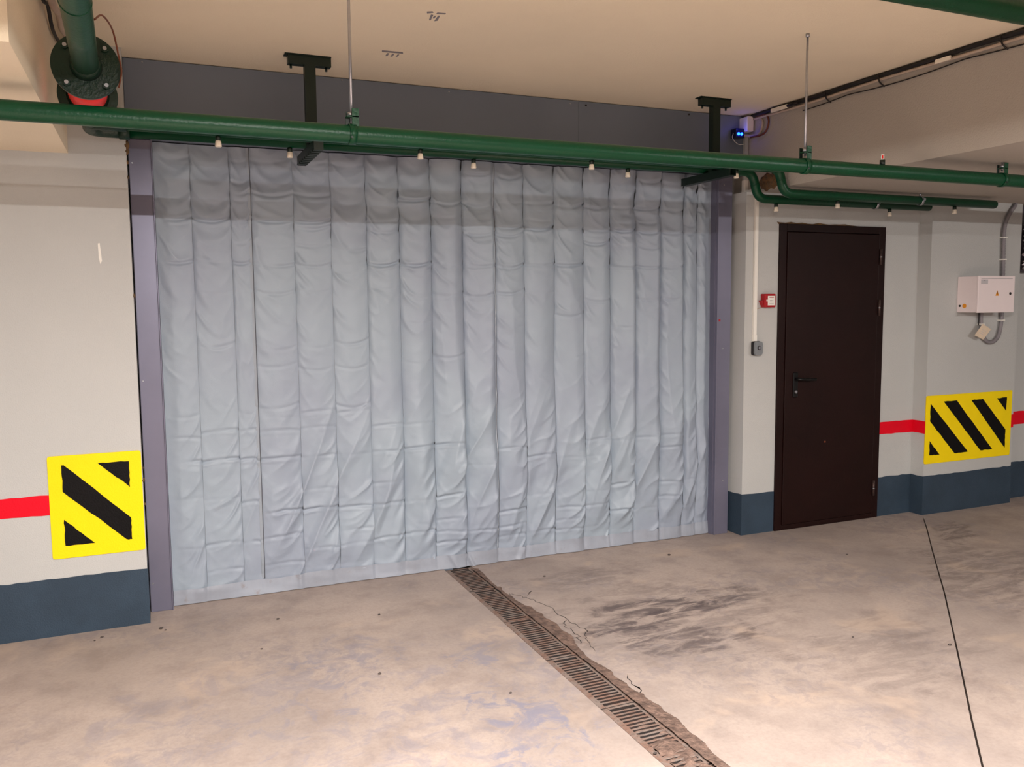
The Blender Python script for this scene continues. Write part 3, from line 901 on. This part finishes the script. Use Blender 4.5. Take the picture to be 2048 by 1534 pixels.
# ------------------------------------------------------------------ drain
gy = [4.655, 4.247, 3.755, 3.262, 2.768, 2.275, 1.782, 1.289]
tag(MB().box(XD0, XD1, -5.0, 4.66, -0.13, -0.075).build('trim_4', m_dirt), 'dirt-filled bottom of the floor drain channel', kind='structure')
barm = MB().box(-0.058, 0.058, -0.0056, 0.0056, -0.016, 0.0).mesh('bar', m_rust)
names = ['short drain grate closest to the curtain', 'second drain grate from the curtain', 'third drain grate from the curtain', 'fourth drain grate from the curtain',
         'fifth drain grate from the curtain, clogged with dirt', 'sixth drain grate from the curtain, just outside the picture']
for i in range(6):
    y1, y0 = gy[i] - 0.003, gy[i + 1] + 0.003
    h = thing('drain_grate', ((XD0 + XD1) / 2, y0, -0.02), 'rusty slotted ' + names[i], 'grate', 'rusty drain grates')
    dz = random.uniform(-0.002, 0.001)
    zt = -0.003 + dz
    fr = MB()
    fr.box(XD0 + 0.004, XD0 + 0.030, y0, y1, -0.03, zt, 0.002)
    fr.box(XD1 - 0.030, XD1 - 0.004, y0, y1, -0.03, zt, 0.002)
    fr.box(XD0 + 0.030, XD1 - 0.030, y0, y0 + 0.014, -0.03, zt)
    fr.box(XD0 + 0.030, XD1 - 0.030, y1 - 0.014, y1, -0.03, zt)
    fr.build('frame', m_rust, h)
    n = int(round((y1 - y0 - 0.028) / 0.0245))
    for k in range(1, n):
        y = y0 + 0.014 + (y1 - y0 - 0.028) * k / n
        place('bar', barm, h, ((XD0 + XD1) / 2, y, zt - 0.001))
# dirt packed in the slots, higher in the nearer grates, and crumbled edge on the right
def ground(x0, x1, y0, y1, nx, ny, zf):
    vs, fs = [], []
    for j in range(ny):
        for i in range(nx):
            x = x0 + (x1 - x0) * i / (nx - 1)
            y = y0 + (y1 - y0) * j / (ny - 1)
            vs.append((x, y, zf(x, y, i, j)))
    for j in range(ny - 1):
        for i in range(nx - 1):
            fs.append((j * nx + i, j * nx + i + 1, (j + 1) * nx + i + 1, (j + 1) * nx + i))
    return MB().add(vs, fs, True)
def zdirt(x, y, i, j):
    n = float(fbm(np.array([x * 22.0]), np.array([y * 22.0]), 3)[0])
    fill = max(0.0, min(1.0, (3.25 - y) / 0.75))
    return -0.066 + 0.062 * fill + (n - 0.5) * (0.012 + 0.022 * fill)
dirt = ground(XD0 + 0.03, XD1 - 0.03, 1.3, 4.64, 8, 300, zdirt).build('slot_dirt', m_dirt)
tag(dirt, 'dry brown dirt packed in the drain slots', 'dirt', kind='stuff')
def zedge(x, y, i, j):
    n = float(fbm(np.array([x * 40.0 + 5]), np.array([y * 24.0]), 3)[0])
    f1 = float(fbm(np.array([3.3]), np.array([y * 3.1]), 3)[0])
    f2 = float(vnoise(np.array([8.3]), np.array([y * 26.0]))[0])
    wdt = 0.012 + 0.085 * max(0.0, f1 - 0.38) * 2 + 0.016 * (f2 - 0.4)
    wdt = max(0.004, wdt) * (1.0 if y < 4.25 else 0.3) + 0.022
    u = (x - (XD1 - 0.022)) / wdt
    return 0.0075 * (1 - u) * (0.2 + 1.5 * n) + 0.0004 if u < 1 else -0.004
crumb = ground(XD1 - 0.022, XD1 + 0.11, 1.3, 4.60, 34, 700, zedge).build('crumbled_edge', m_dirt)
tag(crumb, 'crumbled dirty concrete along the right side of the drain', 'dirt', kind='stuff')

# small debris on the floor
debris = [(2.02, 4.30, .008), (3.28, 2.65, .009), (0.83, 3.42, .008), (1.27, 3.03, .006), (1.55, 2.40, .007), (2.95, 2.9, .006), (3.9, 3.9, .007), (-0.02, 4.36, .010), (0.0, 4.33, .006), (-0.28, 4.36, .007), (-0.31, 4.33, .005), (2.9, 4.35, .010), (0.52, 4.25, .008), (1.0, 4.1, .007), (0.4, 3.9, .006)]
places = ['by the curtain foot, right of the drain', 'in the middle of the right slab', 'on the left slab', 'left of the drain, mid-way', 'close to the near end of the drain', 'on the right slab near the drain', 'in front of the brown door', 'at the corner of the left wall', 'just in front of the left wall corner', 'below the square hazard marking', 'below and left of the square hazard marking', 'near the right end of the curtain foot', 'near the left end of the curtain foot', 'below the middle of the curtain', 'on the far left slab']
for (x, y, r), pl in zip(debris, places):
    o = MB().add([(px + x, py + y, pz + r * 0.45) for px, py, pz in blobmesh(r, r * 0.8, r * 0.5, 0.2)], blobf, False).build('pebble', m_pebble, loc=(x, y, 0))
    tag(o, 'tiny dark crumb of debris ' + pl, 'debris', 'crumbs on the floor')

# ------------------------------------------------------------------ electrics by the door
td = thing('cable_trunking', (3.66, 4.6, 1.31), 'narrow white cable trunking running down the pier beside the door', 'conduit')
MB().box(3.629, 3.655, 4.603, 4.628, 2.279, 2.66, 0.002).build('upper_run', m_wall, td)
MB().box(3.626, 3.657, 4.600, 4.629, 2.276, 2.36, 0.002).build('sleeve', m_white, td)
MB().box(3.632, 3.656, 4.513, 4.612, 2.277, 2.292, 0.002).build('jog', m_white, td)
MB().box(3.652, 3.676, 4.512, YP, 1.315, 2.272, 0.002).build('lower_run', m_white, td)
MB().box(3.650, 3.678, 4.509, YP, 1.300, 1.345, 0.002).build('end_sleeve', m_white, td)

cpnt = thing('fire_call_point', (3.76, YP, 1.525), 'small red fire alarm call point box left of the door', 'alarm')
MB().box(3.716, 3.808, 4.487, YP, 1.526, 1.616, 0.006).build('housing', m_callred, cpnt)
MB().prism([(3.716, 1.575), (3.700, 1.572), (3.716, 1.54)], 'y', 4.50, YP).build('side_tab', m_callred, cpnt)
fc = MB().box(3.741, 3.797, 4.485, 4.4885, 1.540, 1.602).build('label', m_white, cpnt)
for k in range(3):
    MB().box(3.756 + k * 0.010, 3.762 + k * 0.010, 4.4840, 4.4855, 1.568, 1.573).build('dot', m_lock, fc)
MB().box(3.752, 3.788, 4.4842, 4.4855, 1.590, 1.594).build('red_line', m_callred, fc)
MB().box(3.752, 3.788, 4.4842, 4.4855, 1.551, 1.553).build('grey_line', m_grey, fc)
MB().box(3.729, 3.739, 4.4850, 4.4885, 1.566, 1.578).build('arrow_mark', m_white, cpnt)
tag(MB().tube(spline([(3.676, 4.525, 1.515), (3.70, 4.523, 1.520), (3.728, 4.522, 1.531)]), 0.0022, 8).build('alarm_wire', m_tan), 'short tan wire between trunking and red call point', 'wire')

ks = thing('key_switch', (3.68, YP, 1.21), 'small silver and black key switch at the trunking foot', 'switch')
MB().box(3.640, 3.706, 4.497, YP, 1.212, 1.306, 0.012).build('back_housing', m_lock, ks)
ff = MB().prism(rrect(3.642, 3.706, 1.214, 1.304, 0.018), 'y', 4.484, 4.4975).build('face_plate', m_silver, ks)
MB().cyl((3.676, 4.4845, 1.262), (3.676, 4.479, 1.262), 0.0135, seg=24).build('lock_ring', m_lock, ff)
MB().cyl((3.676, 4.480, 1.262), (3.676, 4.477, 1.262), 0.0095, seg=20).build('lock_core', m_steel, ff)
MB().box(3.6745, 3.6775, 4.4755, 4.4775, 1.255, 1.269).build('key_slot', m_lock, ff)

# electric box on the column
eb = thing('electric_box', (5.585, YCOL, 1.474), 'white electrical enclosure mounted on the column right of the door', 'electrical box')
MB().box(5.40, 5.77, 4.265, YCOL, 1.474, 1.731, 0.003).build('body', m_box, eb)
ed = MB().box(5.398, 5.772, 4.250, 4.264, 1.472, 1.733, 0.003).build('door', m_box, eb)
MB().prism([(5.575, 1.592), (5.608, 1.592), (5.5915, 1.631)], 'y', 4.2485, 4.2505).build('warning_triangle', m_orange, ed)
MB().prism([(5.589, 1.621), (5.594, 1.621), (5.592, 1.611), (5.596, 1.611), (5.590, 1.598), (5.591, 1.608), (5.587, 1.608)], 'y', 4.2475, 4.2490).build('bolt_mark', m_lock, ed)
MB().cyl((5.726, 4.2505, 1.607), (5.726, 4.2460, 1.607), 0.0095, seg=16).build('lock', m_lock, ed)
lb = MB().box(5.424, 5.492, 4.2490, 4.2505, 1.676, 1.708).build('label', m_labelg, ed)
MB().box(5.446, 5.466, 4.2485, 4.2495, 1.697, 1.700).build('print_line', m_grey, ed)
MB().box(5.424, 5.745, 4.2490, 4.2505, 1.7125, 1.7150).build('edge_groove', m_grey, ed)
MB().cyl((5.4005, 4.357, 1.521), (5.397, 4.357, 1.521), 0.0155, seg=20).build('orange_sticker', m_orange, eb)
MB().cyl((5.4005, 4.394, 1.521), (5.396, 4.394, 1.521), 0.008, seg=14).build('screw', m_lock, eb)
hose = spline([(5.945, 4.46 - 0.06, 2.272), (5.93, 4.398, 2.25), (5.885, 4.398, 2.20), (5.845, 4.398, 2.13), (5.83, 4.398, 2.04), (5.835, 4.398, 1.90), (5.842, 4.398, 1.70), (5.846, 4.398, 1.48), (5.842, 4.398, 1.38),
               (5.815, 4.398, 1.29), (5.755, 4.398, 1.250), (5.69, 4.398, 1.262), (5.645, 4.398, 1.32), (5.63, 4.398, 1.40), (5.628, 4.398, 1.473)], 16)
hs = thing('corrugated_hose', (5.84, 4.398, 1.25), 'grey corrugated cable hose looping under the white electrical enclosure', 'hose')
MB().tube(hose, 0.0145, 12, rib=0.84).build('hose_tube', m_grey, hs)
for x, z in ((5.832, 2.02), (5.836, 1.86), (5.846, 1.41), (5.634, 1.385)):
    MB().box(x - 0.020, x + 0.020, 4.382, YCOL, z - 0.005, z + 0.005, 0.002).build('clip', m_white, hs)
tag(MB().tube(spline([(5.607, 4.40, 1.474), (5.606, 4.40, 1.42), (5.606, 4.401, 1.38)]), 0.004, 8).build('power_cable', m_blackc), 'short black cable under the electrical enclosure, beside the tag', 'cable')
ct = thing('card_tag', (5.60, 4.38, 1.28), 'tilted cream card tag hanging under the electrical enclosure', 'tag')
card = [(5.600, 1.389), (5.688, 1.347), (5.612, 1.272), (5.520, 1.308)]
def rot(u, v):
    p = [Vector(q) for q in card]
    return tuple(p[0].lerp(p[1], u).lerp(p[3].lerp(p[2], u), v))
MB().prism(card, 'y', 4.360, 4.3615).build('card', m_tag, ct)
for v in (0.35, 0.5, 0.65):
    MB().prism([rot(.2, v), rot(.75, v), rot(.75, v + .03), rot(.2, v + .03)], 'y', 4.3595, 4.3602).build('print_line', m_labelg, ct)

# foil duct in the recess at the far right
fd = thing('foil_duct', (6.6, YREC, 1.77), 'foil-covered duct panel in a dark frame, right picture edge', 'duct')
MB().box(6.075, 7.2, 4.475, YREC, 1.768, 2.272).build('frame', m_ductframe, fd)
vs, fs = [], []
nx, nz_ = 40, 30
for j in range(nz_):
    for i in range(nx):
        x = 6.125 + 1.04 * i / (nx - 1)
        z = 1.79 + 0.35 * j / (nz_ - 1)
        vs.append((x, 4.468 - 0.03 * random.random(), z))
for j in range(nz_ - 1):
    for i in range(nx - 1):
        fs.append((j * nx + i, j * nx + i + 1, (j + 1) * nx + i + 1, (j + 1) * nx + i))
MB().add(vs, fs).build('foil', m_foil, fd)

# corner device with blue lights, junction box and hoses
jb = thing('junction_box', (3.62, 4.6, 2.66), 'small off-white junction box in the upper right corner of the header', 'box')
MB().box(3.600, 3.648, 4.545, 4.629, 2.663, 2.757, 0.003).build('body', m_box, jb)
MB().box(3.597, 3.602, 4.548, 4.626, 2.666, 2.754, 0.002).build('lid', m_white, jb)
tag(MB().tube(spline([(3.648, 4.56, 2.74), (3.654, 4.50, 2.74), (3.650, 4.46, 2.70), (3.648, 4.49, 2.64), (3.635, 4.56, 2.635), (3.60, 4.60, 2.645)]), 0.008, 10).build('cable_loop', m_tan), 'thick tan cable loop beside the junction box', 'cable')
tag(MB().tube(spline([(3.645, 4.52, 2.755), (3.650, 4.43, 2.745), (3.648, 4.40, 2.69), (3.645, 4.44, 2.63), (3.62, 4.54, 2.622)]), 0.006, 10).build('cable_loop', m_brownc), 'thin brown cable loop beside the junction box', 'cable')
ldv = thing('led_device', (3.56, 4.6, 2.62), 'small dark device glowing blue below the junction box', 'light')
MB().box(3.530, 3.598, 4.572, 4.628, 2.622, 2.682, 0.004).build('housing', m_leddark, ldv)
for x in (3.549, 3.573):
    MB().cyl((x, 4.573, 2.646), (x, 4.567, 2.646), 0.009, seg=14).build('led', m_led, ldv)
MB().tube(spline([(3.532, 4.60, 2.655), (3.515, 4.59, 2.625), (3.53, 4.585, 2.600), (3.575, 4.60, 2.585), (3.62, 4.61, 2.59)]), 0.002, 8).build('wire', m_white, ldv)
ll = bpy.data.lights.new('blue_led_light', 'POINT')
ll.energy = 0.05
ll.color = (0.08, 0.10, 1.0)
ll.shadow_soft_size = 0.012
llo = bpy.data.objects.new('blue_led_light', ll)
llo.location = (3.545, 4.545, 2.685)
COL.objects.link(llo)

# cable run along the slab edge
cr = thing('cable_run', (3.64, 3.5, 2.75), 'bundle of black and tan cables clipped along the slab edge under the ceiling', 'cable')
ys = np.linspace(4.56, -2.0, 120)
MB().tube([(3.646, y, 2.760 + 0.002 * math.sin(y * 9)) for y in ys], 0.0115, 10).build('black_cable', m_blackc, cr)
def sag(y, a_):
    return a_ * math.sin(math.pi * ((y * 2.6) % 1.0))
MB().tube([(3.650, y, 2.738 - 0.004 * math.sin(y * 5)) for y in ys], 0.008, 8).build('tan_cable', m_tan, cr)
MB().tube([(3.654, y, 2.716 - abs(0.014 * math.sin(y * 4.2))) for y in np.linspace(4.1, -2.0, 140)], 0.003, 8).build('thin_cable', m_blackc, cr)
for y in (3.9, 3.512, 2.802, 2.2):
    MB().tube(spline([(3.640, y, 2.770), (3.632, y - 0.004, 2.750), (3.636, y - 0.01, 2.725), (3.654, y - 0.02, 2.705), (3.659, y - 0.02, 2.703)]), 0.004, 8).build('cable_tie', m_blackc, cr)
tag(MB().box(3.628, 3.636, 3.062, 3.150, 2.728, 2.748, 0.002).build('cable_marker', m_cream), 'white cable marker clipped on the cable run', 'tag')
cn = thing('cable_connector', (3.63, 4.28, 2.74), 'pale elongated connector on the cable run near the corner', 'connector')
MB().box(3.618, 3.634, 4.205, 4.350, 2.738, 2.762, 0.004).build('body', m_cream, cn)
MB().cyl((3.626, 4.205, 2.750), (3.632, 4.12, 2.752), 0.009, 0.006, seg=10).build('boot', m_blackc, cn)

# cables along the left beam
tag(MB().tube(spline([(-0.296, 2.72, 2.70), (-0.290, 3.1, 2.69), (-0.276, 3.57, 2.664), (-0.270, 3.75, 2.682), (-0.272, 3.90, 2.672), (-0.270, 4.10, 2.702), (-0.270, 4.30, 2.725), (-0.262, 4.455, 2.742)], 10), 0.013, 10).build('left_cable', m_tan), 'pale pinkish cable along the left beam behind the supply pipe', 'cable')
tag(MB().tube(spline([(-0.304, 2.72, 2.72), (-0.302, 3.1, 2.69), (-0.300, 3.50, 2.655), (-0.300, 3.68, 2.690), (-0.302, 3.85, 2.655), (-0.304, 4.1, 2.68), (-0.298, 4.3, 2.705), (-0.29, 4.455, 2.72)], 10), 0.007, 8).build('left_cable', m_blackc), 'black cable twisted around the pale cable on the left beam', 'cable')

# shallow chips in the ceiling plaster
def chip(x, y, shapes, label):
    h = thing('ceiling_chip', (x, y, ZC), label, 'mark', 'marks on the ceiling')
    for sh in shapes:
        MB().prism([(x + u * 1.25, y - v * 1.5) for u, v in sh], 'z', ZC - 0.0015, ZC + 0.001).build('scar', m_grey, h)
chip(1.156, 3.529, [[(-.035, .03), (-.018, .038), (-.012, .030), (-.030, .018)], [(.0, .035), (.028, .038), (.03, .030), (.0, .024)], [(-.014, .012), (-.006, .012), (.002, -.03), (-.004, -.032)], [(.012, .010), (.018, .012), (.025, -.028), (.016, -.036)], [(.0, .005), (.006, .008), (.008, -.012), (.002, -.014)]], 'dark scratched mark on the ceiling near the top edge')
chip(1.124, 4.118, [[(-.04, .03), (.04, .034), (.046, .02), (-.036, .014)], [(-.012, .005), (-.004, .005), (-.002, -.024), (-.01, -.026)], [(.008, .005), (.016, .005), (.018, -.024), (.010, -.026)], [(.030, .005), (.036, .005), (.036, -.02), (.030, -.02)]], 'faint comb-shaped mark on the ceiling above the curtain')

# ------------------------------------------------------------------ luminaire housings (behind the camera)
for i, (p, lx, ly, e_, c_) in enumerate(LAMPS):
    lum = thing('luminaire', (p[0], p[1], p[2]), 'linear luminaire hung above and behind the camera', 'lamp')
    MB().box(p[0] - lx / 2 - 0.02, p[0] + lx / 2 + 0.02, p[1] - ly / 2 - 0.02, p[1] + ly / 2 + 0.02, p[2], p[2] + 0.05, 0.004).build('housing', m_white, lum)
    zt = ZS if p[0] > XB1 else ZC
    for sgn in (-1, 1):
        q = (p[0] + (lx * 0.4 * sgn if lx > ly else 0), p[1] + (ly * 0.4 * sgn if ly > lx else 0))
        MB().cyl((q[0], q[1], p[2] + 0.045), (q[0], q[1], zt), 0.005, seg=8).build('suspension_rod', m_steel, lum)
for i, (x, y, z, axis) in enumerate(TUBES):
    lum = thing('tube_luminaire', (x, y, ZS), ['bare tube luminaire under the left slab, outside the picture', 'added fill tube under the right slab, behind the camera'][i], 'lamp', 'tube luminaires of the side bays')
    def E_(a0, a1, b0, b1):
        return (x + b0, x + b1, y + a0, y + a1) if axis == 'y' else (x + a0, x + a1, y + b0, y + b1)
    MB().box(*E_(-0.63, 0.63, -0.03, 0.03), z + 0.020, ZS, 0.003).build('housing', m_white, lum)
    d_ = Vector((0, 0.6, 0)) if axis == 'y' else Vector((0.6, 0, 0))
    MB().cyl(Vector((x, y, z)) - d_, Vector((x, y, z)) + d_, 0.013, seg=12).build('tube', (m_lum, m_fill_tube)[i], lum)
    for sgn in (-1, 1):
        MB().box(*E_(sgn * 0.615 - 0.012, sgn * 0.615 + 0.012, -0.012, 0.012), z - 0.016, z + 0.022).build('socket', m_white, lum)
